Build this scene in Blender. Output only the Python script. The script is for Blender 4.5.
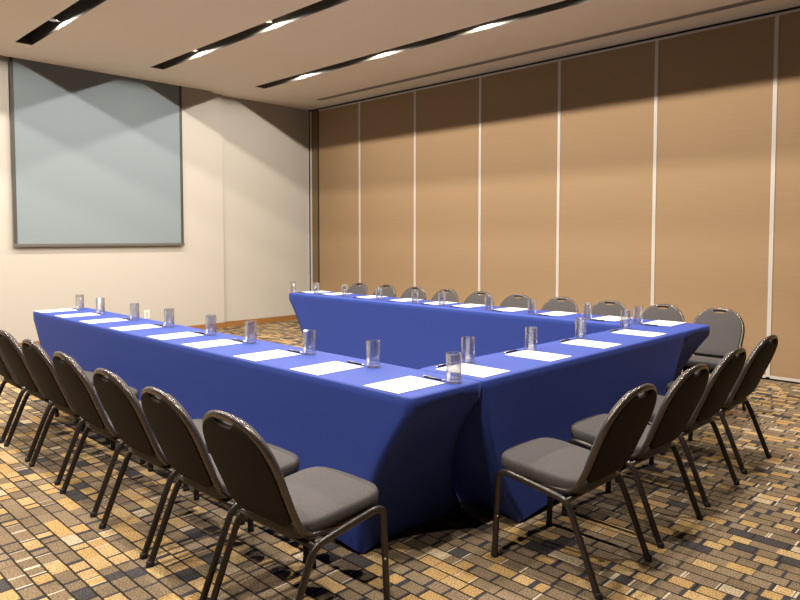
import bpy, bmesh, math, random
from mathutils import Vector, Matrix

for o in list(bpy.data.objects):
    bpy.data.objects.remove(o)
scene = bpy.context.scene
COL = scene.collection
PI = math.pi
random.seed(7)

# ------------------------------------------------------------------ camera
cam_data = bpy.data.cameras.new('camera')
cam = bpy.data.objects.new('camera', cam_data)
COL.objects.link(cam)
YAW, PITCH = 0.7932, 0.0474
F = Vector((-math.cos(YAW) * math.cos(PITCH), math.sin(YAW) * math.cos(PITCH), -math.sin(PITCH)))
R = Vector((math.sin(YAW), math.cos(YAW), 0))
U = R.cross(F)
M = Matrix((R, U, -F)).transposed().to_4x4()
M.translation = Vector((9.284, -7.1997, 1.3891))
cam.matrix_world = M
cam_data.sensor_width = 36
cam_data.lens = 676.5 / 800 * 36
cam_data.shift_y = (269.87 - 300) / 800
cam_data.clip_start = 0.02
scene.camera = cam

# ------------------------------------------------------------------ light set-up
world = bpy.data.worlds.new('room_world')
world.use_nodes = True
world.node_tree.nodes['Background'].inputs[0].default_value = (1.0, 0.86, 0.72, 1)
world.node_tree.nodes['Background'].inputs[1].default_value = 0.0
scene.world = world
scene.view_settings.view_transform = 'Standard'
scene.view_settings.look = 'None'
scene.view_settings.gamma = 1
scene.view_settings.use_curve_mapping = False
scene.view_settings.exposure = 0.0
scene.cycles.max_bounces = 8
scene.cycles.diffuse_bounces = 1
scene.cycles.transmission_bounces = 8
scene.cycles.transparent_max_bounces = 12
scene.cycles.caustics_reflective = False
scene.cycles.caustics_refractive = False

SPOT_W = 74.0            # power of every recessed spotlight
SPOT_COL = (1.0, 0.90, 0.79)
SPOT_DOWN = 1.6          # extra strength straight down
SLOT_Y = [-1.56, -3.12, -4.68, -6.24, -7.80]
SLOT_W = 0.18
LAMP_X = [1.82 + 1.53 * k for k in range(5)]
H = 3.56
ROOM_X, ROOM_Y = 12.8, -9.6


# ------------------------------------------------------------------ materials
def mat(name, col=(0.5, 0.5, 0.5), rough=0.6, metal=0.0, spec=0.5, bump=None, var=None):
    m = bpy.data.materials.new(name)
    m.use_nodes = True
    nt = m.node_tree
    b = nt.nodes['Principled BSDF']
    b.inputs['Base Color'].default_value = (*col, 1)
    b.inputs['Roughness'].default_value = rough
    b.inputs['Metallic'].default_value = metal
    b.inputs['Specular IOR Level'].default_value = spec
    tc = nt.nodes.new('ShaderNodeTexCoord')
    if var:                                   # (scale vector, amount)
        sc, amt = var
        mp = nt.nodes.new('ShaderNodeMapping')
        mp.inputs['Scale'].default_value = sc
        nz = nt.nodes.new('ShaderNodeTexNoise')
        nz.inputs['Scale'].default_value = 1.0
        nz.inputs['Detail'].default_value = 3
        nt.links.new(tc.outputs['Object'], mp.inputs[0])
        nt.links.new(mp.outputs[0], nz.inputs['Vector'])
        mr = nt.nodes.new('ShaderNodeMapRange')
        mr.inputs['From Min'].default_value = 0.3
        mr.inputs['From Max'].default_value = 0.7
        mr.inputs['To Min'].default_value = 1 - amt
        mr.inputs['To Max'].default_value = 1 + amt
        nt.links.new(nz.outputs[0], mr.inputs[0])
        mx = nt.nodes.new('ShaderNodeMix')
        mx.data_type = 'RGBA'
        mx.blend_type = 'MULTIPLY'
        mx.inputs[0].default_value = 1
        mx.inputs[6].default_value = (*col, 1)
        nt.links.new(mr.outputs[0], mx.inputs[7])
        nt.links.new(mx.outputs[2], b.inputs['Base Color'])
    if bump:                                  # (scale, strength, distance)
        s, st, dist = bump
        nz = nt.nodes.new('ShaderNodeTexNoise')
        nz.inputs['Scale'].default_value = s
        nz.inputs['Detail'].default_value = 3
        bp = nt.nodes.new('ShaderNodeBump')
        bp.inputs['Strength'].default_value = st
        bp.inputs['Distance'].default_value = dist
        nt.links.new(tc.outputs['Object'], nz.inputs['Vector'])
        nt.links.new(nz.outputs[0], bp.inputs['Height'])
        nt.links.new(bp.outputs[0], b.inputs['Normal'])
    return m


def carpet_material():
    m = bpy.data.materials.new('patterned_carpet')
    m.use_nodes = True
    nt = m.node_tree
    N, L = nt.nodes, nt.links
    b = N['Principled BSDF']
    b.inputs['Roughness'].default_value = 0.95
    b.inputs['Specular IOR Level'].default_value = 0.12

    def math_(op, a, c=None, d=None):
        n = N.new('ShaderNodeMath')
        n.operation = op
        for i, v in enumerate((a, c, d)):
            if v is None:
                continue
            if isinstance(v, (int, float)):
                n.inputs[i].default_value = v
            else:
                L.new(v, n.inputs[i])
        return n.outputs[0]

    geo = N.new('ShaderNodeNewGeometry')
    sep = N.new('ShaderNodeSeparateXYZ')
    L.new(geo.outputs['Position'], sep.inputs[0])
    wob = N.new('ShaderNodeTexNoise')
    wob.inputs['Scale'].default_value = 9
    wob.inputs['Detail'].default_value = 2
    L.new(geo.outputs['Position'], wob.inputs['Vector'])
    w = math_('MULTIPLY', math_('SUBTRACT', wob.outputs[0], 0.5), 0.006)
    ROW = 0.072
    yy = math_('DIVIDE', math_('ADD', sep.outputs['Y'], w), ROW)
    row = math_('FLOOR', yy)
    fr = math_('FRACT', yy)
    # one-dimensional cells of uneven length along each row
    wco = math_('ADD', math_('DIVIDE', sep.outputs['X'], 0.105), math_('MULTIPLY', row, 37.73))
    vo = N.new('ShaderNodeTexVoronoi')
    vo.voronoi_dimensions = '1D'
    vo.inputs['Scale'].default_value = 1
    vo.inputs['Randomness'].default_value = 0.9
    L.new(wco, vo.inputs['W'])
    ve = N.new('ShaderNodeTexVoronoi')
    ve.voronoi_dimensions = '1D'
    ve.feature = 'DISTANCE_TO_EDGE'
    ve.inputs['Scale'].default_value = 1
    ve.inputs['Randomness'].default_value = 0.9
    L.new(wco, ve.inputs['W'])
    sc = N.new('ShaderNodeSeparateColor')
    L.new(vo.outputs['Color'], sc.inputs[0])
    ramp = N.new('ShaderNodeValToRGB')
    ramp.color_ramp.interpolation = 'CONSTANT'
    cr = ramp.color_ramp
    stops = [(0.0, (0.065, 0.058, 0.058)), (0.05, (0.215, 0.158, 0.098)), (0.30, (0.44, 0.285, 0.118)),
             (0.48, (0.245, 0.182, 0.116)), (0.72, (0.48, 0.33, 0.155)), (0.86, (0.19, 0.140, 0.085)), (0.96, (0.50, 0.40, 0.26))]
    cr.elements[0].position = 0
    cr.elements[0].color = (*stops[0][1], 1)
    cr.elements[1].position = stops[1][0]
    cr.elements[1].color = (*stops[1][1], 1)
    for p, c in stops[2:]:
        e = cr.elements.new(p)
        e.color = (*c, 1)
    L.new(sc.outputs[0], ramp.inputs[0])
    # loop-pile speckle
    sp = N.new('ShaderNodeTexNoise')
    sp.inputs['Scale'].default_value = 160
    sp.inputs['Detail'].default_value = 3
    L.new(geo.outputs['Position'], sp.inputs['Vector'])
    spm = N.new('ShaderNodeMapRange')
    spm.inputs['From Min'].default_value = 0.36
    spm.inputs['From Max'].default_value = 0.64
    spm.inputs['To Min'].default_value = 0.45
    spm.inputs['To Max'].default_value = 1.55
    L.new(sp.outputs[0], spm.inputs[0])
    mx = N.new('ShaderNodeMix')
    mx.data_type = 'RGBA'
    mx.blend_type = 'MULTIPLY'
    mx.inputs[0].default_value = 1
    L.new(ramp.outputs[0], mx.inputs[6])
    L.new(spm.outputs[0], mx.inputs[7])
    # dark woven seams between rows, and at some block ends
    seam_row = math_('LESS_THAN', math_('MINIMUM', fr, math_('SUBTRACT', 1.0, fr)), 0.062)
    end_gate = math_('GREATER_THAN', sc.outputs[1], 0.55)
    seam_end = math_('MULTIPLY', math_('LESS_THAN', ve.outputs['Distance'], 0.035), end_gate)
    seam = math_('MAXIMUM', seam_row, seam_end)
    def band(width, gate, col, src):
        f = math_('MULTIPLY', math_('LESS_THAN', ve.outputs['Distance'], width), gate)
        k = N.new('ShaderNodeMix')
        k.data_type = 'RGBA'
        L.new(f, k.inputs[0])
        L.new(src, k.inputs[6])
        k.inputs[7].default_value = (*col, 1)
        return k.outputs[2]
    col_ = band(0.13, math_('GREATER_THAN', sc.outputs[2], 0.66), (0.060, 0.056, 0.060), mx.outputs[2])
    col_ = band(0.09, math_('LESS_THAN', sc.outputs[2], 0.13), (0.60, 0.50, 0.37), col_)
    mx2 = N.new('ShaderNodeMix')
    mx2.data_type = 'RGBA'
    L.new(math_('MULTIPLY', seam, 0.92), mx2.inputs[0])
    L.new(col_, mx2.inputs[6])
    mx2.inputs[7].default_value = (0.020, 0.016, 0.014, 1)
    L.new(mx2.outputs[2], b.inputs['Base Color'])
    bp = N.new('ShaderNodeBump')
    bp.inputs['Strength'].default_value = 0.5
    bp.inputs['Distance'].default_value = 0.002
    L.new(math_('SUBTRACT', sp.outputs[0], seam), bp.inputs['Height'])
    L.new(bp.outputs[0], b.inputs['Normal'])
    return m


def glass_material():
    """thin clear glass: straight through, with edge and surface reflections"""
    m = bpy.data.materials.new('clear_glass')
    m.use_nodes = True
    nt = m.node_tree
    N, L = nt.nodes, nt.links
    N.clear()
    out = N.new('ShaderNodeOutputMaterial')
    tr = N.new('ShaderNodeBsdfTransparent')
    tr.inputs[0].default_value = (0.97, 0.975, 0.98, 1)
    gl = N.new('ShaderNodeBsdfGlossy')
    gl.inputs['Roughness'].default_value = 0.10
    lw = N.new('ShaderNodeLayerWeight')
    lw.inputs[0].default_value = 0.32
    mr = N.new('ShaderNodeMapRange')
    mr.inputs['To Min'].default_value = 0.36
    mr.inputs['To Max'].default_value = 0.95
    mx = N.new('ShaderNodeMixShader')
    L.new(lw.outputs['Facing'], mr.inputs[0])
    pw = N.new('ShaderNodeMath')
    pw.operation = 'POWER'
    pw.inputs[1].default_value = 1.6
    L.new(mr.outputs[0], pw.inputs[0])
    L.new(pw.outputs[0], mx.inputs[0])
    L.new(tr.outputs[0], mx.inputs[1])
    L.new(gl.outputs[0], mx.inputs[2])
    L.new(mx.outputs[0], out.inputs[0])
    return m


def emit(name, col, s):
    m = bpy.data.materials.new(name)
    m.use_nodes = True
    nt = m.node_tree
    nt.nodes.clear()
    e = nt.nodes.new('ShaderNodeEmission')
    e.inputs[0].default_value = (*col, 1)
    e.inputs[1].default_value = s
    o = nt.nodes.new('ShaderNodeOutputMaterial')
    nt.links.new(e.outputs[0], o.inputs[0])
    return m


M_CARPET = carpet_material()
M_WALL = mat('warm_white_wall_paint', (0.55, 0.515, 0.455), 0.65, spec=0.35)
M_CEIL = mat('ceiling_plaster', (0.82, 0.745, 0.66), 0.8, spec=0.2)
M_SLOT = mat('darkened_slot_lining', (0.065, 0.060, 0.050), 0.8)  # lining darkened on purpose, so the folding wall's shadow edge stays sharp
M_FAR = mat('bounce_damping_wall_brown', (0.06, 0.042, 0.028), 0.8)  # unseen walls: dark brown made up to cut bounced light
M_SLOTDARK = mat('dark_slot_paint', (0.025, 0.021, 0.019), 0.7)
M_PANEL = mat('tan_woven_wallcovering', (0.375, 0.25, 0.14), 0.8, spec=0.25, bump=(260, 0.25, 0.002), var=((3.0, 3.0, 90.0), 0.03))
M_ALU = mat('pale_painted_aluminium', (0.66, 0.62, 0.56), 0.4, metal=0.0, spec=0.5)
M_TRACK = mat('dark_track', (0.012, 0.010, 0.009), 0.6)
M_JAMB = mat('brown_jamb', (0.20, 0.125, 0.065), 0.5)
M_BASE = mat('orange_brown_wood_baseboard', (0.33, 0.155, 0.045), 0.45, var=((1.5, 1.5, 30.0), 0.2))
M_CLOTH = mat('royal_blue_stretch_fabric', (0.026, 0.054, 0.285), 0.66, spec=0.25, bump=(400, 0.12, 0.001))
M_CLOTH.node_tree.nodes['Principled BSDF'].inputs['Sheen Weight'].default_value = 0.05
M_CLOTH.node_tree.nodes['Principled BSDF'].inputs['Sheen Tint'].default_value = (0.45, 0.5, 1.0, 1)
M_SEAT = mat('grey_brown_upholstery', (0.076, 0.070, 0.069), 0.85, spec=0.25, bump=(330, 0.5, 0.002), var=((240.0, 240.0, 240.0), 0.22))
M_SHELL = mat('dark_brown_back_vinyl', (0.016, 0.011, 0.009), 0.75, spec=0.12)
M_TUBE = mat('dark_bronze_tube', (0.036, 0.028, 0.024), 0.30, metal=0.35, spec=0.6)
M_FRAME = mat('bronze_back_frame', (0.085, 0.072, 0.066), 0.26, metal=0.6, spec=0.6)
M_RUBBER = mat('black_rubber', (0.012, 0.012, 0.012), 0.7)
M_PAPER = mat('white_paper', (0.70, 0.71, 0.70), 0.7, spec=0.2)
M_INK = mat('grey_print', (0.25, 0.25, 0.27), 0.7)
M_PEN = mat('black_pen_plastic', (0.015, 0.015, 0.018), 0.3)
M_SILVER = mat('silver_metal', (0.75, 0.75, 0.75), 0.25, metal=1.0)
M_GLASS = glass_material()
M_SCREEN = mat('projection_screen_fabric', (0.25, 0.30, 0.325), 0.75, spec=0.2)
M_BORDER = mat('screen_border', (0.060, 0.053, 0.048), 0.6)
M_BAR = mat('screen_bar', (0.15, 0.14, 0.13), 0.4, metal=0.3)
M_LENS = emit('lamp_lens', (1.0, 0.9, 0.78), 14.0)
M_PLATE = mat('white_plate', (0.85, 0.84, 0.80), 0.4)
M_VENT = mat('vent_grey', (0.34, 0.30, 0.28), 0.6)
M_TOP = mat('laminate_top', (0.45, 0.42, 0.38), 0.5)


# ------------------------------------------------------------------ helpers
def link(name, me, m, parent=None):
    o = bpy.data.objects.new(name, me)
    if m is not None:
        o.data.materials.append(m)
    COL.objects.link(o)
    o.parent = parent
    return o


def mesh_from(name, verts, faces, smooth=False):
    me = bpy.data.meshes.new(name)
    me.from_pydata([tuple(v) for v in verts], [], faces)
    bm = bmesh.new()
    bm.from_mesh(me)
    bmesh.ops.recalc_face_normals(bm, faces=bm.faces)
    bm.to_mesh(me)
    bm.free()
    if smooth:
        me.polygons.foreach_set('use_smooth', [True] * len(me.polygons))
    me.update()
    return me


class MB:
    def __init__(s):
        s.v, s.f = [], []

    def add(s, vs, fs):
        b = len(s.v)
        s.v += [tuple(v) for v in vs]
        s.f += [tuple(i + b for i in f) for f in fs]
        return s

    def box(s, x0, x1, y0, y1, z0, z1):
        vs = [(x0, y0, z0), (x1, y0, z0), (x1, y1, z0), (x0, y1, z0), (x0, y0, z1), (x1, y0, z1), (x1, y1, z1), (x0, y1, z1)]
        return s.add(vs, [(0, 3, 2, 1), (4, 5, 6, 7), (0, 1, 5, 4), (1, 2, 6, 5), (2, 3, 7, 6), (3, 0, 4, 7)])

    def tube(s, pts, ra, rb=None, n=10, ref=(1, 0, 0), caps=True):
        """sweep an ellipse (ra along the carried reference, rb across it) along a path"""
        rb = rb or ra
        pts = [Vector(p) for p in pts]
        ref = Vector(ref)
        rings = []
        for i, p in enumerate(pts):
            a = pts[max(i - 1, 0)]
            c = pts[min(i + 1, len(pts) - 1)]
            t = (c - a).normalized()
            ref = (ref - t * ref.dot(t)).normalized()
            b = t.cross(ref)
            rings.append([p + ref * (ra * math.cos(2 * PI * k / n)) + b * (rb * math.sin(2 * PI * k / n)) for k in range(n)])
        vs = [v for r in rings for v in r]
        fs = []
        for i in range(len(pts) - 1):
            for k in range(n):
                fs.append((i * n + k, i * n + (k + 1) % n, (i + 1) * n + (k + 1) % n, (i + 1) * n + k))
        if caps:
            fs.append(tuple(range(n)))
            fs.append(tuple((len(pts) - 1) * n + k for k in range(n)))
        return s.add(vs, fs)

    def lathe(s, prof, n=24, c=(0, 0)):
        vs, fs = [], []
        for r, z in prof:
            for k in range(n):
                vs.append((c[0] + r * math.cos(2 * PI * k / n), c[1] + r * math.sin(2 * PI * k / n), z))
        for i in range(len(prof) - 1):
            for k in range(n):
                fs.append((i * n + k, i * n + (k + 1) % n, (i + 1) * n + (k + 1) % n, (i + 1) * n + k))
        fs.append(tuple(range(n)))
        fs.append(tuple((len(prof) - 1) * n + k for k in range(n)))
        return s.add(vs, fs)

    def build(s, name, m, parent=None, smooth=False, bevel=0):
        me = mesh_from(name, s.v, s.f, smooth)
        if bevel:
            bm = bmesh.new()
            bm.from_mesh(me)
            bmesh.ops.bevel(bm, geom=list(bm.edges), offset=bevel, segments=2, affect='EDGES', profile=0.6)
            bm.to_mesh(me)
            bm.free()
        return link(name, me, m, parent)


def smooth_path(pts, it=2):
    """Chaikin rounding of an open poly-line"""
    pts = [Vector(p) for p in pts]
    for _ in range(it):
        q = [pts[0]]
        for a, b in zip(pts, pts[1:]):
            q += [a.lerp(b, 0.25), a.lerp(b, 0.75)]
        q.append(pts[-1])
        pts = q
    return pts


def empty(name, loc=(0, 0, 0), rz=0):
    o = bpy.data.objects.new(name, None)
    o.empty_display_size = 0.1
    COL.objects.link(o)
    o.location = loc
    o.rotation_euler = (0, 0, rz)
    return o


def tag(o, label=None, cat=None, group=None, kind=None):
    if label:
        o['label'] = label
    if cat:
        o['category'] = cat
    if group:
        o['group'] = group
    if kind:
        o['kind'] = kind
    return o


def structure(o):
    o['kind'] = 'structure'
    return o


def copy_tree(o, parent=None):
    c = o.copy()
    COL.objects.link(c)
    c.parent = parent
    for ch in o.children:
        copy_tree(ch, c)
    return c


# ------------------------------------------------------------------ room shell
structure(MB().box(-0.3, ROOM_X + .3, ROOM_Y - .3, 0.4, -0.12, 0).build('floor', M_CARPET))

# ceiling with the long recessed light slots cut out of it, and the pocket of the projection screen
SLOT_X0, SLOT_X1 = 0.88, 12.2
mb = MB()
ZT = H + 0.34
edges = []
ys = []
for y in SLOT_Y:
    ys.append((y - SLOT_W / 2, y + SLOT_W / 2))
ys = sorted(ys)
PK_X0, PK_X1, PK_Y1 = 0.06, 0.165, -1.90
# strip between wall and slots (leaves out the screen pocket)
mb.box(PK_X1, SLOT_X0, ROOM_Y - .2, 0.2, H, ZT)
mb.box(-.2, PK_X1, PK_Y1, 0.2, H, ZT)
mb.box(-.2, PK_X0 - .005, ROOM_Y - .2, PK_Y1, H + .25, ZT)
mb.box(PK_X0 - .005, PK_X1, ROOM_Y - .2, PK_Y1, H + .27, ZT)
mb.box(SLOT_X1, ROOM_X + .2, ROOM_Y - .2, 0.2, H, ZT)
cur = ROOM_Y - .2
for a, b in ys:
    mb.box(SLOT_X0, SLOT_X1, cur, a, H, ZT)
    cur = b
VENT = (0.79, 9.6, -0.46, -0.39)
mb.box(SLOT_X0, SLOT_X1, cur, 0.2, H, ZT)
structure(mb.build('ceiling', M_CEIL))

# inner lining of the slots
for i, (a, b) in enumerate(reversed(ys)):
    t = 0.004
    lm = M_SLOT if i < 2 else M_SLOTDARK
    mb = MB()
    z0 = H + 0.002
    mb.box(SLOT_X0, SLOT_X1, b - t, b, z0, H + .2)
    mb.box(SLOT_X0, SLOT_X1, a, a + t, z0, H + .2)
    mb.box(SLOT_X0, SLOT_X0 + t, a + t, b - t, z0, H + .2)
    mb.box(SLOT_X1 - t, SLOT_X1, a + t, b - t, z0, H + .2)
    mb.box(SLOT_X0, SLOT_X1, a, b, H + .2, H + .21)
    structure(mb.build('trim_%d' % (i + 1), lm))

JOG = -1.69
mb = MB()
mb.box(-.2, 0, JOG, 0.2, 0, H + .1)
mb.box(-.2, PK_X0, ROOM_Y - .2, JOG, 0, H + .3)
structure(mb.build('wall_left', M_WALL))
structure(MB().box(-.2, ROOM_X + .2, ROOM_Y - .2, ROOM_Y, 0, H).build('wall_front', M_FAR))
structure(MB().box(ROOM_X, ROOM_X + .2, ROOM_Y, 0.2, 0, H).build('wall_right', M_FAR))
structure(MB().box(0, ROOM_X, 0.10, 0.2, 0, H).build('wall_back', M_TRACK))
structure(MB().box(9.62, ROOM_X, 0.0, 0.10, 0, H).build('wall_back_return', M_PANEL))

mb = MB()
mb.box(PK_X0, PK_X0 + .012, ROOM_Y, JOG, 0, 0.085)
mb.box(0, .012, JOG, -0.02, 0, 0.085)
structure(mb.build('baseboard_left', M_BASE, bevel=0))
# jamb at the corner: metal edge, dark gap, brown jamb
M_JAMBDARK = mat('black_brown_jamb', (0.030, 0.021, 0.015), 0.5)
structure(MB().box(0.0, 0.012, -0.022, 0.0, 0, H).build('trim_6', M_ALU))
structure(MB().box(0.012, 0.050, 0.0, 0.10, 0, H).build('trim_7', M_TRACK))
structure(MB().box(0.050, 0.080, -0.005, 0.10, 0, H - .03).build('trim_8', M_ALU))
structure(MB().box(0.080, 0.235, 0.010, 0.10, 0, H - .03).build('trim_10', M_JAMB))
# head track of the folding wall
structure(MB().box(0.022, 9.62, 0.03, 0.10, H - .028, H).build('trim_9', M_TRACK))

# linear diffuser let into the ceiling
t = empty('ceiling_vent', (0, 0, H))
tag(t, 'long narrow grey linear air diffuser in the ceiling beside the folding wall', 'air vent')
y0, y1 = -0.47, -0.37
MB().box(0.80, 9.4, y0, y1, -0.004, 0.0).build('vent_frame', M_VENT, t)
mb = MB()
for k in range(3):
    yy = y0 + .018 + k * .026
    mb.box(0.82, 9.38, yy, yy + .012, -0.007, -0.0035)
mb.build('vent_slats', mat('vent_slat', (0.20, 0.18, 0.165), 0.6), t)

# ------------------------------------------------------------------ folding wall panels
SEAMS = [0.265, 1.305, 2.50, 3.69, 4.885, 6.075, 7.245, 8.43, 9.62]
ordn = ['narrow first panel next to the corner jamb', 'second panel from the left corner', 'third panel from the left corner',
        'fourth panel from the left corner', 'fifth panel from the left corner', 'sixth panel, behind the right end of the tables',
        'last panel at the right edge of the photo', 'panel beyond the right edge']
ordn[6] = 'seventh panel from the left corner, at the right edge'
ordn[7] = 'eighth panel from the left corner'
for i in range(8):
    a, b = SEAMS[i], SEAMS[i + 1]
    p = empty('partition_panel', (a, 0, 0))
    w = b - a
    tag(p, 'tan fabric folding wall panel, ' + ordn[i], 'wall panel', 'folding partition panels')
    MB().box(0.018, w - 0.018, 0.0, 0.08, 0.045, H - .055).build('panel_face', M_PANEL, p)
    MB().box(0.0005, 0.018, -0.006, 0.08, 0.03, H - .032).build('edge_trim', M_TRACK if i == 0 else M_ALU, p)
    MB().box(w - .018, w - .0005, -0.006, 0.08, 0.03, H - .032).build('edge_trim', M_ALU, p)
    MB().box(0.018, w - .018, -0.005, 0.08, H - .055, H - .032).build('top_rail', M_ALU, p)
    MB().box(0.018, w - .018, -0.005, 0.08, 0.018, 0.045).build('bottom_rail', M_ALU, p)
    MB().box(0.03, w - .03, 0.01, 0.07, 0.0, 0.018).build('floor_seal', M_RUBBER, p)

# ------------------------------------------------------------------ projection screen
t = empty('projection_screen', (0.115, -3.495, 1.275))
tag(t, 'large grey pull-down projection screen with dark border on the left wall', 'projection screen')
sy = 1.118
sh = H + .22 - 1.27
MB().box(-0.001, 0.001, -sy + .042, sy - .042, 0.04, sh).build('screen_surface', M_SCREEN, t)
MB().box(-0.0015, 0.0015, -sy, -sy + .042, 0.04, sh).build('border', M_BORDER, t)
MB().box(-0.0015, 0.0015, sy - .042, sy, 0.04, sh).build('border', M_BORDER, t)
MB().box(-0.013, 0.013, -sy - .005, sy + .005, 0.0, 0.04).build('bottom_bar', M_BAR, t, bevel=.004)
MB().tube([(0, -sy - .05, sh + .02), (0, sy + .05, sh + .02)], .03, n=16, ref=(1, 0, 0)).build('roller', M_BAR, t, smooth=True)

# wall plate
t = empty('wall_outlet', (PK_X0, -2.93, 0.31))
tag(t, 'small white outlet plate low on the left wall', 'outlet')
MB().box(0, .008, -.04, .04, -.06, .06).build('cover_plate', M_PLATE, t, bevel=.002)
MB().box(.008, .010, -.018, .018, -.035, .035).build('socket', mat('socket_white', (.6, .6, .57), .4), t)

# ------------------------------------------------------------------ recessed spotlights
def make_spot():
    p = empty('recessed_spotlight')
    ZL = H + .050
    # housing above, gimbal ring, lens, bracket across the slot
    prof = [(.018, ZL + .085), (.030, ZL + .08), (.036, ZL + .03), (.042, ZL + .012), (.046, ZL + .008)]
    MB().lathe(prof, 20).build('lamp_housing', M_SILVER, p, smooth=True)
    MB().lathe([(.036, ZL + .0045), (.046, ZL + .008), (.048, ZL + .004), (.046, ZL), (.037, ZL + .001)], 24).build('gimbal_ring', M_SILVER, p, smooth=True)
    MB().lathe([(.0005, ZL + .0040), (.036, ZL + .0042), (.035, ZL + .002), (.0005, ZL + .0015)], 20).build('lens', M_LENS, p, smooth=True)
    MB().box(-.008, .008, -.084, -.047, ZL + .004, ZL + .010).build('bracket', M_SILVER, p)
    MB().box(-.008, .008, .047, .084, ZL + .004, ZL + .010).build('bracket', M_SILVER, p)
    return p


spot0 = make_spot()
rows = ['slot nearest the partition', 'second slot from the partition', 'third slot from the partition',
        'fourth slot from the partition', 'fifth slot from the partition']
nth = ['first', 'second', 'third', 'fourth', 'fifth', 'sixth', 'seventh']
first = True
for j, y in enumerate(SLOT_Y):
    for k, x in enumerate(LAMP_X):
        o = spot0 if first else copy_tree(spot0)
        first = False
        o.location = (x, y, 0)
        tag(o, 'recessed spotlight, %s from the screen wall in the %s' % (nth[k], rows[j]), 'spotlight', 'spotlights in the ceiling slots')
        ld = bpy.data.lights.get('spot_beam')
        if ld is None:
            ld = bpy.data.lights.new('spot_beam', 'SPOT')
            ld.energy = SPOT_W
            ld.color = SPOT_COL
            ld.spot_size = math.radians(178)
            ld.spot_blend = 0.10
            ld.shadow_soft_size = 0.003
            # reflector lamp: stronger straight down than sideways
            ld.use_nodes = True
            lt = ld.node_tree
            em = lt.nodes['Emission']
            tcn = lt.nodes.new('ShaderNodeTexCoord')
            sx = lt.nodes.new('ShaderNodeSeparateXYZ')
            ab = lt.nodes.new('ShaderNodeMath'); ab.operation = 'ABSOLUTE'
            pw = lt.nodes.new('ShaderNodeMath'); pw.operation = 'POWER'; pw.inputs[1].default_value = 3.0
            ma = lt.nodes.new('ShaderNodeMath'); ma.operation = 'MULTIPLY_ADD'
            ma.inputs[1].default_value = SPOT_DOWN
            ma.inputs[2].default_value = 1.0
            lt.links.new(tcn.outputs['Normal'], sx.inputs[0])
            lt.links.new(sx.outputs['Z'], ab.inputs[0])
            lt.links.new(ab.outputs[0], pw.inputs[0])
            lt.links.new(pw.outputs[0], ma.inputs[0])
            lt.links.new(ma.outputs[0], em.inputs['Strength'])
        if not any(ch.type == 'LIGHT' for ch in o.children):
            lo = bpy.data.objects.new('spot_beam', ld)
            COL.objects.link(lo)
            lo.parent = o
            lo.location = (0, 0, H + .042)

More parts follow.
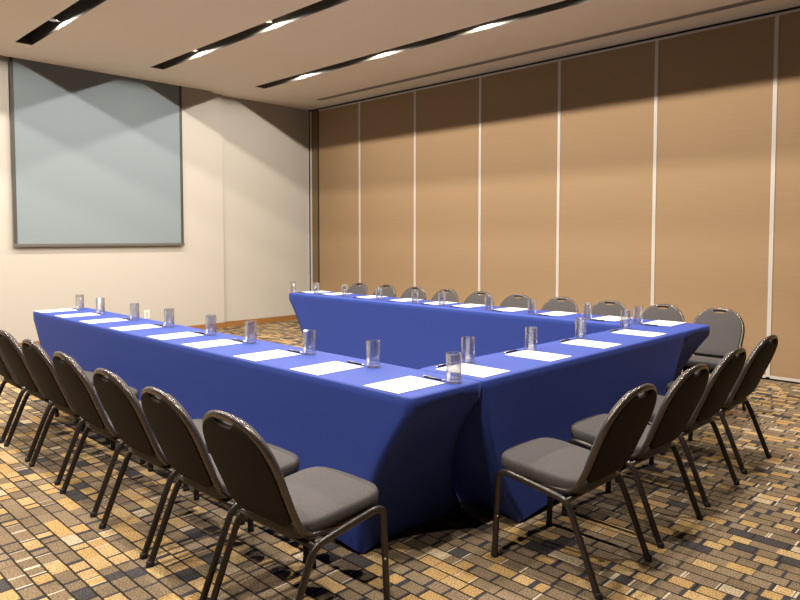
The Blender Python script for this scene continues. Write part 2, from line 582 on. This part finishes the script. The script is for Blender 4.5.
# ------------------------------------------------------------------ tables in stretch covers
def stretch_table(name, x0, x1, y0, y1, feet_x, label, inset=0.30, h=0.75, side_in=0.0, long_axis='x', flare=0.0, late=False):
    """cloth over a trestle table: rectangle at the top, pulled in to the feet at both ends"""
    cx, cy = (x0 + x1) / 2, (y0 + y1) / 2
    t = empty(name, (cx, cy, 0))
    tag(t, label, 'table', 'tables in blue stretch covers')
    hx, hy = (x1 - x0) / 2, (y1 - y0) / 2
    if long_axis == 'y':
        hl, hw = hy, hx
    else:
        hl, hw = hx, hy
    feet = feet_x

    def perim():
        """list of (side, u) with u in -1..1 around the rectangle, corners excluded and added by arcs"""
        pts = []
        nl, nw, nc = 90, 12, 5
        for k in range(nl):
            pts.append(('f', -1 + 2 * k / nl, None))
        for k in range(nw):
            pts.append(('r', -1 + 2 * k / nw, None))
        for k in range(nl):
            pts.append(('b', 1 - 2 * k / nl, None))
        for k in range(nw):
            pts.append(('l', 1 - 2 * k / nw, None))
        return pts
    P = perim()
    NR = 22
    verts, faces = [], []
    np_ = len(P)

    def shape(side, u, tt):
        # tt 0 at top edge .. 1 at the floor
        t2 = max(0.0, (tt - 0.085) / 0.915)
        ins = inset * (1 - (1 - t2) ** 1.8)
        if late and ((side in 'fb' and u < 0) or side == 'l'):
            ins = inset * t2 ** 1.7
        A = hl - ins
        B = hw - side_in * tt
        fl = flare * t2 ** 1.7
        # rounded rectangle : superellipse-like corner by squashing
        if side in 'fb':
            x = u * A
            y = -B if side == 'f' else B
            # a long side is pulled slightly inward between the feet
            sag = 0.012 * math.sin(PI * tt) * (1 - u ** 8)
            y += sag if side == 'f' else -sag
        else:
            s_ = 1 if side == 'r' else -1
            sag = 0.05 * math.sin(PI * min(1, tt * 1.15) * .87) * (1 - u * u)
            x = s_ * (A - sag)
            y = u * B
        # corner rounding
        rr = 0.018 + 0.03 * tt
        dx = A - abs(x)
        dy = B - abs(y)
        if dx < rr and dy < rr:
            vx, vy = rr - dx, rr - dy
            m_ = max(vx, vy)
            l_ = math.hypot(vx, vy)
            if l_ > 1e-6:
                k = m_ / l_
                x = math.copysign(A - rr + vx * k, x)
                y = math.copysign(B - rr + vy * k, y)
        # added flare: inner side bulges out to close the shaded gap beside its neighbour
        if fl and y > 0:
            y += fl * (y / B) * max(0.0, min(1.0, (x + hl) / (2 * hl) * 10 - 8.2)) ** 0.5
        return x, y

    def hem(side, u):
        # the hem lies on the floor at the feet and rises a little between them
        if side in 'fb':
            x = u * (hl - inset)
            xs = sorted(feet)
            if side == 'b':
                pass
            for a, b in zip(xs, xs[1:]):
                if a <= x <= b:
                    q = (x - a) / (b - a)
                    return 0.004 + 0.045 * min(1, (b - a) / 0.9) * (max(0, math.sin(PI * q)) ** 0.55)
            return 0.004
        return 0.004 + 0.02 * max(0, 1 - u * u) ** 0.7

    def put(x, y, z):
        if long_axis == 'y':
            verts.append((-y, x, z))
        else:
            verts.append((x, y, z))
    for i in range(NR + 1):
        tt = i / NR
        for side, u, _ in P:
            x, y = shape(side, u, tt)
            z = h - 0.010 - (h - 0.010 - hem(side, u)) * tt
            put(x, y, z)
    # rounded top edge
    rings = [(0.004, h - 0.004), (0.012, h - 0.0005), (0.03, h)]
    base_n = len(verts)
    for d, z in rings:
        for side, u, _ in P:
            x, y = shape(side, u, 0)
            x = x - math.copysign(min(d, abs(x)), x) * (1 if abs(x) > hl - .05 else 0)
            y = y - math.copysign(min(d, abs(y)), y) * (1 if abs(y) > hw - .05 else 0)
            put(x, y, z)
    for i in range(NR):
        for k in range(np_):
            faces.append((i * np_ + k, i * np_ + (k + 1) % np_, (i + 1) * np_ + (k + 1) % np_, (i + 1) * np_ + k))
    prev = list(range(np_))
    for r in range(len(rings)):
        curr = [base_n + r * np_ + k for k in range(np_)]
        for k in range(np_):
            faces.append((prev[k], prev[(k + 1) % np_], curr[(k + 1) % np_], curr[k]))
        prev = curr
    faces.append(tuple(prev))
    me = mesh_from('stretch_tablecloth', verts, faces, True)
    c = link('stretch_tablecloth', me, M_CLOTH, t)
    # folding table underneath: board and legs
    bl, bw = hl - .03, hw - .03
    bb = (-bl, bl, -bw, bw) if long_axis == 'x' else (-bw, bw, -bl, bl)
    MB().box(*bb, h - .035, h - .006).build('table_top', M_TOP, t)
    return t


stretch_table('banquet_table', 2.875, 7.443, -5.262, -4.803, [-1.984, -0.34, 0.34, 1.984],
              'long table in royal blue stretch cover on the left, in front of the foreground chairs', flare=0.27)
stretch_table('banquet_table', 2.868, 7.443, -2.531, -2.072, [-1.984, -0.34, 0.34, 1.984],
              'long table in royal blue stretch cover along the folding wall', side_in=0.0)
stretch_table('banquet_table', 7.035, 7.443, -4.797, -2.537, [-0.84, 0.84],
              'short table in royal blue stretch cover joining the two long ones on the right', long_axis='y', inset=0.29, late=True)


# ------------------------------------------------------------------ chair
def outline(ax, top, n=24, u1=0.14, bot=0.155, r=0.05, lower=0.0):
    """dome outline in (x,u): counter-clockwise, starting bottom left"""
    pts = []
    # bottom edge with rounded corners
    for k in range(5):
        a = PI + (PI / 2) * k / 4
        pts.append((-bot + r + r * math.cos(a), lower + r + r * math.sin(a)))
    for k in range(5):
        a = 1.5 * PI + (PI / 2) * k / 4
        pts.append((bot - r + r * math.cos(a), lower + r + r * math.sin(a)))
    for k in range(n + 1):
        a = PI * k / n
        c_, s_ = math.cos(a), math.sin(a)
        e = 0.86
        pts.append((ax * math.copysign(abs(c_) ** e, c_), u1 + (top - u1) * abs(s_) ** e))
    return pts


def plate(name, pts, hole, th, m, parent, bev=0.004, res=2, inner=None):
    cu = bpy.data.curves.new(name, 'CURVE')
    cu.dimensions = '2D'
    cu.fill_mode = 'BOTH'
    for loop in ([pts] + ([hole] if hole else [])):
        s = cu.splines.new('POLY')
        s.points.add(len(loop) - 1)
        for p, q in zip(s.points, loop):
            p.co = (q[0], q[1], 0, 1)
        s.use_cyclic_u = True
    cu.extrude = th / 2 - bev
    cu.bevel_depth = bev
    cu.bevel_resolution = res
    tmp = bpy.data.objects.new(name + '_tmp', cu)
    COL.objects.link(tmp)
    dg = bpy.context.evaluated_depsgraph_get()
    dg.update()
    me = bpy.data.meshes.new_from_object(tmp.evaluated_get(dg))
    bpy.data.objects.remove(tmp)
    bpy.data.curves.remove(cu)
    me.name = name
    me.materials.clear()
    bm = bmesh.new()
    bm.from_mesh(me)
    bmesh.ops.remove_doubles(bm, verts=bm.verts, dist=1e-5)
    bm.to_mesh(me)
    bm.free()
    me.polygons.foreach_set('use_smooth', [True] * len(me.polygons))
    me.set_sharp_from_angle(angle=math.radians(50))
    return link(name, me, m, parent)


FOOT = 0.245       # half distance from front foot to rear foot
HWID = 0.218       # half width between the leg tubes


def make_chair():
    """sitter faces +Y; s runs backwards from the front foot"""
    c = empty('banquet_chair')
    S = lambda x, s, z: (x, FOOT - s, z)
    for sx in (-1, 1):
        path = [S(sx * HWID, 0.0, 0.012), S(sx * HWID, 0.008, 0.18), S(sx * (HWID), 0.018, 0.34),
                S(sx * HWID, 0.022, 0.375), S(sx * HWID, 0.055, 0.388), S(sx * HWID, 0.12, 0.380), S(sx * HWID, 0.24, 0.362),
                S(sx * HWID, 0.315, 0.350), S(sx * HWID, 0.350, 0.338), S(sx * HWID, 0.372, 0.300),
                S(sx * HWID, 0.43, 0.16), S(sx * HWID, 0.49, 0.012)]
        lg = MB().tube(smooth_path(path, 2), 0.012, 0.0145, 10, ref=(1, 0, 0)).build('leg_frame', M_TUBE, c, smooth=True)
        for (s_, tl) in ((0.0, 0), (0.494, 0)):
            MB().lathe([(.0145, 0), (.0155, .004), (.0155, .02), (.012, .024)], 12, (sx * HWID, FOOT - s_)).build('foot_cap', M_RUBBER, lg, smooth=True)
    # back plane frame of reference
    o = Vector(S(0, 0.412, 0.455))
    top = Vector(S(0, 0.558, 0.793))
    up = (top - o).normalized()
    Lb = (top - o).length
    nrm = Vector((1, 0, 0)).cross(up)         # points backwards or forwards
    ax, u1 = 0.195, 0.17
    arch = []
    n = 26
    for k in range(n + 1):
        a = PI * k / n
        c_, s_ = math.cos(a), math.sin(a)
        e = 0.88
        arch.append(o + Vector((ax * math.copysign(abs(c_) ** e, c_), 0, 0)) + up * (u1 + (Lb - u1) * abs(s_) ** e))
    side_r = [Vector(S(0.180, 0.20, 0.372)), Vector(S(0.180, 0.30, 0.366)), Vector(S(0.182, 0.352, 0.372)), Vector(S(0.184, 0.382, 0.402)),
              o + Vector((0.188, 0, 0)), o + Vector((0.192, 0, 0)) + up * .09]
    side_l = [Vector((-p.x, p.y, p.z)) for p in side_r]
    path = smooth_path(side_r, 2) + arch + list(reversed(smooth_path(side_l, 2)))
    MB().tube(path, 0.0125, 0.0165, 12, ref=(0, 1, 0.3)).build('back_frame', M_FRAME, c, smooth=True)
    # backrest pad with the hand-hold
    bx = ax - 0.012
    pts = outline(bx, Lb - .010, n=60, lower=-0.018, u1=u1, bot=0.172, r=0.055)
    def notch(P):
        # the pad dips at the top centre and leaves the hand-hold open under the frame
        q = []
        for x, u in P:
            if u > u1 and abs(x) < 0.064:
                u -= 0.036 * (1 - (abs(x) / 0.064) ** 3.2)
            q.append((x, u))
        return q
    pts = notch(pts)
    rot = Matrix((Vector((1, 0, 0)), up, nrm)).transposed().to_4x4()
    front = -nrm if nrm.y < 0 else nrm
    pad = plate('backrest', pts, None, 0.030, M_SEAT, c, bev=0.012, res=3)
    m_ = rot.copy()
    m_.translation = o + front * 0.008
    pad.data.transform(m_)
    pts2 = notch(outline(bx + .004, Lb - .006, n=60, lower=-0.045, u1=u1, bot=0.180, r=0.07))
    sh_ = plate('back_shell', pts2, None, 0.020, M_SHELL, pad, bev=0.005, res=2)
    m_ = rot.copy()
    m_.translation = o - front * 0.008
    sh_.data.transform(m_)
    # seat pad
    mb = MB()
    n = 56
    lay = [(0.93, 0.000), (0.975, 0.003), (0.992, 0.012), (1.0, 0.030), (0.995, 0.046), (0.975, 0.055), (0.94, 0.059), (0.85, 0.063), (0.70, 0.067), (0.45, 0.071), (0.2, 0.073)]
    vs, fs = [], []
    s0, s1 = -0.012, 0.388
    for sc_, dz in lay:
        for k in range(n):
            a = 2 * PI * k / n
            ca, sa = math.cos(a), math.sin(a)
            e = 0.36
            x = math.copysign(abs(ca) ** e, ca) * sc_
            y = math.copysign(abs(sa) ** e, sa) * sc_
            s_ = (s0 + s1) / 2 - y * (s1 - s0) / 2
            wid = 0.215 - 0.026 * (s_ / s1) - 0.012 * max(0, y) ** 3
            x = x * wid
            s_ = s_ - 0.014 * (1 - (x / .215) ** 2) * max(0, y)
            z = 0.388 + dz - 0.085 * s_
            vs.append(S(x, s_, z))
    L_ = len(lay)
    for i in range(L_ - 1):
        for k in range(n):
            fs.append((i * n + k, i * n + (k + 1) % n, (i + 1) * n + (k + 1) % n, (i + 1) * n + k))
    fs.append(tuple(range(n)))
    fs.append(tuple((L_ - 1) * n + k for k in range(n)))
    mb.add(vs, fs)
    seat = mb.build('seat', M_SEAT, c, smooth=True)
    MB().box(-0.17, 0.17, FOOT - 0.35, FOOT - 0.04, 0.3505, 0.360).build('seat_pan', M_TUBE, seat)
    # cross tubes below the seat
    for s_, z in ((0.11, 0.372), (0.352, 0.345)):
        MB().tube([S(-HWID, s_, z), S(HWID, s_, z)], 0.010, n=10, ref=(0, 0, 1)).build('crossbar', M_TUBE, c, smooth=True)
    # screws joining the frame
    for sx in (-1, 1):
        MB().tube([S(sx * (HWID + .008), .022, .19), S(sx * (HWID + .015), .022, .19)], .004, n=8, ref=(0, 0, 1)).build('glide_screw', M_SILVER, c, smooth=True)
    return c


chair0 = make_chair()
used = False


def place_chair(x, y, rz, label, group):
    global used
    o = chair0 if not used else copy_tree(chair0)
    used = True
    o.location = (x, y, 0)
    o.rotation_euler = (0, 0, rz)
    tag(o, label, 'chair', group)
    return o


# left row: facing +Y
LX = [(7.285, 'nearest the camera'), (6.785, 'second from the near end'), (6.255, 'third from the near end'),
      (5.655, 'fourth from the near end'), (5.06, 'fifth from the near end'), (4.51, 'sixth from the near end'), (3.96, 'seventh from the near end, cut off')]
for i, (x, w) in enumerate(LX):
    place_chair(x, (-5.95, -5.945, -5.93, -5.905, -5.878, -5.866, -5.86)[i] + .245, random.uniform(-.015, .015) + (0.03 if i == 0 else 0), 'grey banquet chair at the left table, ' + w, 'chairs along the left table')
# right row: facing -X
RY = [(-4.632, 7.55, 'nearest the camera'), (-4.035, 7.54, 'second from the camera'), (-3.415, 7.51, 'third from the camera'), (-2.76, 7.485, 'farthest from the camera, by the table corner')]
for y, x, w in RY:
    place_chair(x + .245, y, PI / 2 + random.uniform(-.02, .02), 'grey banquet chair at the short right table, ' + w, 'chairs along the short right table')
# back row: facing -Y
BX = [2.80, 3.299, 3.800, 4.285, 4.770, 5.262, 5.774, 6.281, 6.781, 7.264]
bw = ['leftmost of the row', 'second from the left', 'third from the left', 'fourth from the left', 'fifth from the left', 'sixth from the left',
      'seventh from the left', 'eighth from the left', 'ninth, half hidden by the table corner', 'rightmost, its whole back in view']
for x, w in zip(BX, bw):
    place_chair(x, -1.42 - .245, PI + random.uniform(-.02, .02), 'grey chair beside the folding wall, ' + w, 'chairs along the folding wall')

# ------------------------------------------------------------------ tumblers, papers, pens
TZ = 0.7503


def make_glass():
    g = empty('drinking_glass')
    ro, ri, hh = 0.0350, 0.0325, 0.131
    prof = [(0.0005, 0.0), (ro - .004, 0.0), (ro - .001, .003), (ro, .010), (ro, hh - .002), (ro - .001, hh), (ri, hh - .002), (ri, .022), (ri - .004, .017), (0.0005, .016)]
    n = 40
    vs, fs = [], []
    for r, z in prof:
        for k in range(n):
            vs.append((r * math.cos(2 * PI * k / n), r * math.sin(2 * PI * k / n), z))
    for i in range(len(prof) - 1):
        for k in range(n):
            fs.append((i * n + k, i * n + (k + 1) % n, (i + 1) * n + (k + 1) % n, (i + 1) * n + k))
    fs.append(tuple(range(n)))
    fs.append(tuple((len(prof) - 1) * n + k for k in range(n)))
    o = link('drinking_glass', mesh_from('drinking_glass', vs, fs, True), M_GLASS)
    bpy.data.objects.remove(g)
    return o


def make_paper():
    p = MB().box(-0.107, 0.107, -0.145, 0.145, 0, 0.0022).build('paper_sheet', M_PAPER)
    MB().box(0.045, 0.085, 0.118, 0.124, 0.0022, 0.0026).build('printed_mark', M_INK, p)
    return p


def make_pen():
    p = empty('ballpoint_pen')
    r = .0048
    MB().tube([(-.060, 0, r), (.045, 0, r)], r, n=10, ref=(0, 0, 1)).build('barrel', M_PEN, p, smooth=True)
    MB().tube([(.045, 0, r), (.056, 0, r), (.066, 0, r)], .0036, n=10, ref=(0, 0, 1)).build('pen_tip', M_SILVER, p, smooth=True)
    MB().box(-.058, -.02, -.0012, .0012, r + .0046, r + .0068).build('clip', M_SILVER, p)
    MB().tube([(-.068, 0, r), (-.060, 0, r)], .003, n=8, ref=(0, 0, 1)).build('button', M_SILVER, p, smooth=True)
    return p


glass0, paper0, pen0 = make_glass(), make_paper(), make_pen()
done = set()


def place(src, key, x, y, rz, label, cat, group, z=TZ):
    if key in done:
        o = copy_tree(src)
    else:
        o = src
        done.add(key)
    o.location = (x, y, z)
    o.rotation_euler = (0, 0, rz)
    tag(o, label, cat, group)


ORD = ['first', 'second', 'third', 'fourth', 'fifth', 'sixth', 'seventh', 'eighth', 'ninth', 'tenth']
# left table, listed from the near end
GL = [7.374, 6.853, 6.335, 5.765, 5.29, 4.711, 4.138, 3.485, 3.014]
PL = [7.25, 6.72, 6.21, 5.635, 5.17, 4.585, 4.025, 3.49, 2.995]
for i, (g, p) in enumerate(zip(GL, PL)):
    place(glass0, 'g', g, -4.915 + random.uniform(-.006, .006), random.random(), 'clear tumbler on the left table, %s from the near end' % ORD[i], 'glass', 'tumblers on the left table')
    place(paper0, 'p', p, -5.105, random.uniform(-.02, .02), 'white paper sheet on the left table, %s from the near end' % ORD[i], 'paper', 'papers on the left table')
    place(pen0, 'n', p + .02, -4.935, random.uniform(-.06, .06), 'black pen beside a sheet on the left table, %s from the near end' % ORD[i], 'pen', 'pens on the left table')
GF = [(7.114, -4.498), (7.131, -3.95), (7.10, -3.346), (7.085, -2.70)]
PF = [-4.646, -4.078, -3.505, -2.87]
for i in range(4):
    place(glass0, 'g', GF[i][0], GF[i][1], 0, 'clear tumbler on the short right table, %s from the camera' % ORD[i], 'glass', 'tumblers on the short table')
    place(paper0, 'p', 7.262, PF[i], PI / 2 + random.uniform(-.02, .02), 'white paper sheet on the short right table, %s from the camera' % ORD[i], 'paper', 'papers on the short table')
    place(pen0, 'n', 7.09, PF[i] + .0, PI / 2 + random.uniform(-.05, .05), 'black pen on the short right table, %s from the camera' % ORD[i], 'pen', 'pens on the short table')
# table along the folding wall, listed from the left end
GB = [(2.911, -2.495), (3.238, -2.41), (3.733, -2.41), (4.266, -2.41), (4.774, -2.41), (5.122, -2.41), (5.666, -2.41), (6.117, -2.41), (6.626, -2.41), (7.039, -2.41)]
PB = [3.00, 3.38, 3.95, 4.47, 4.93, 5.30, 5.78, 6.25, 6.74, 7.16]
for i in range(10):
    place(glass0, 'g', GB[i][0], GB[i][1], 0, 'clear tumbler on the folding wall table, %s from the left' % ORD[i], 'glass', 'tumblers on the table by the folding wall')
    place(paper0, 'p', PB[i], -2.222, random.uniform(-.02, .02), 'white paper sheet on the table by the folding wall, %s from the left' % ORD[i], 'paper', 'papers on the table by the folding wall')
    place(pen0, 'n', PB[i], -2.43, random.uniform(-.06, .06), 'black pen on the table by the folding wall, %s from the left' % ORD[i], 'pen', 'pens on the table by the folding wall')
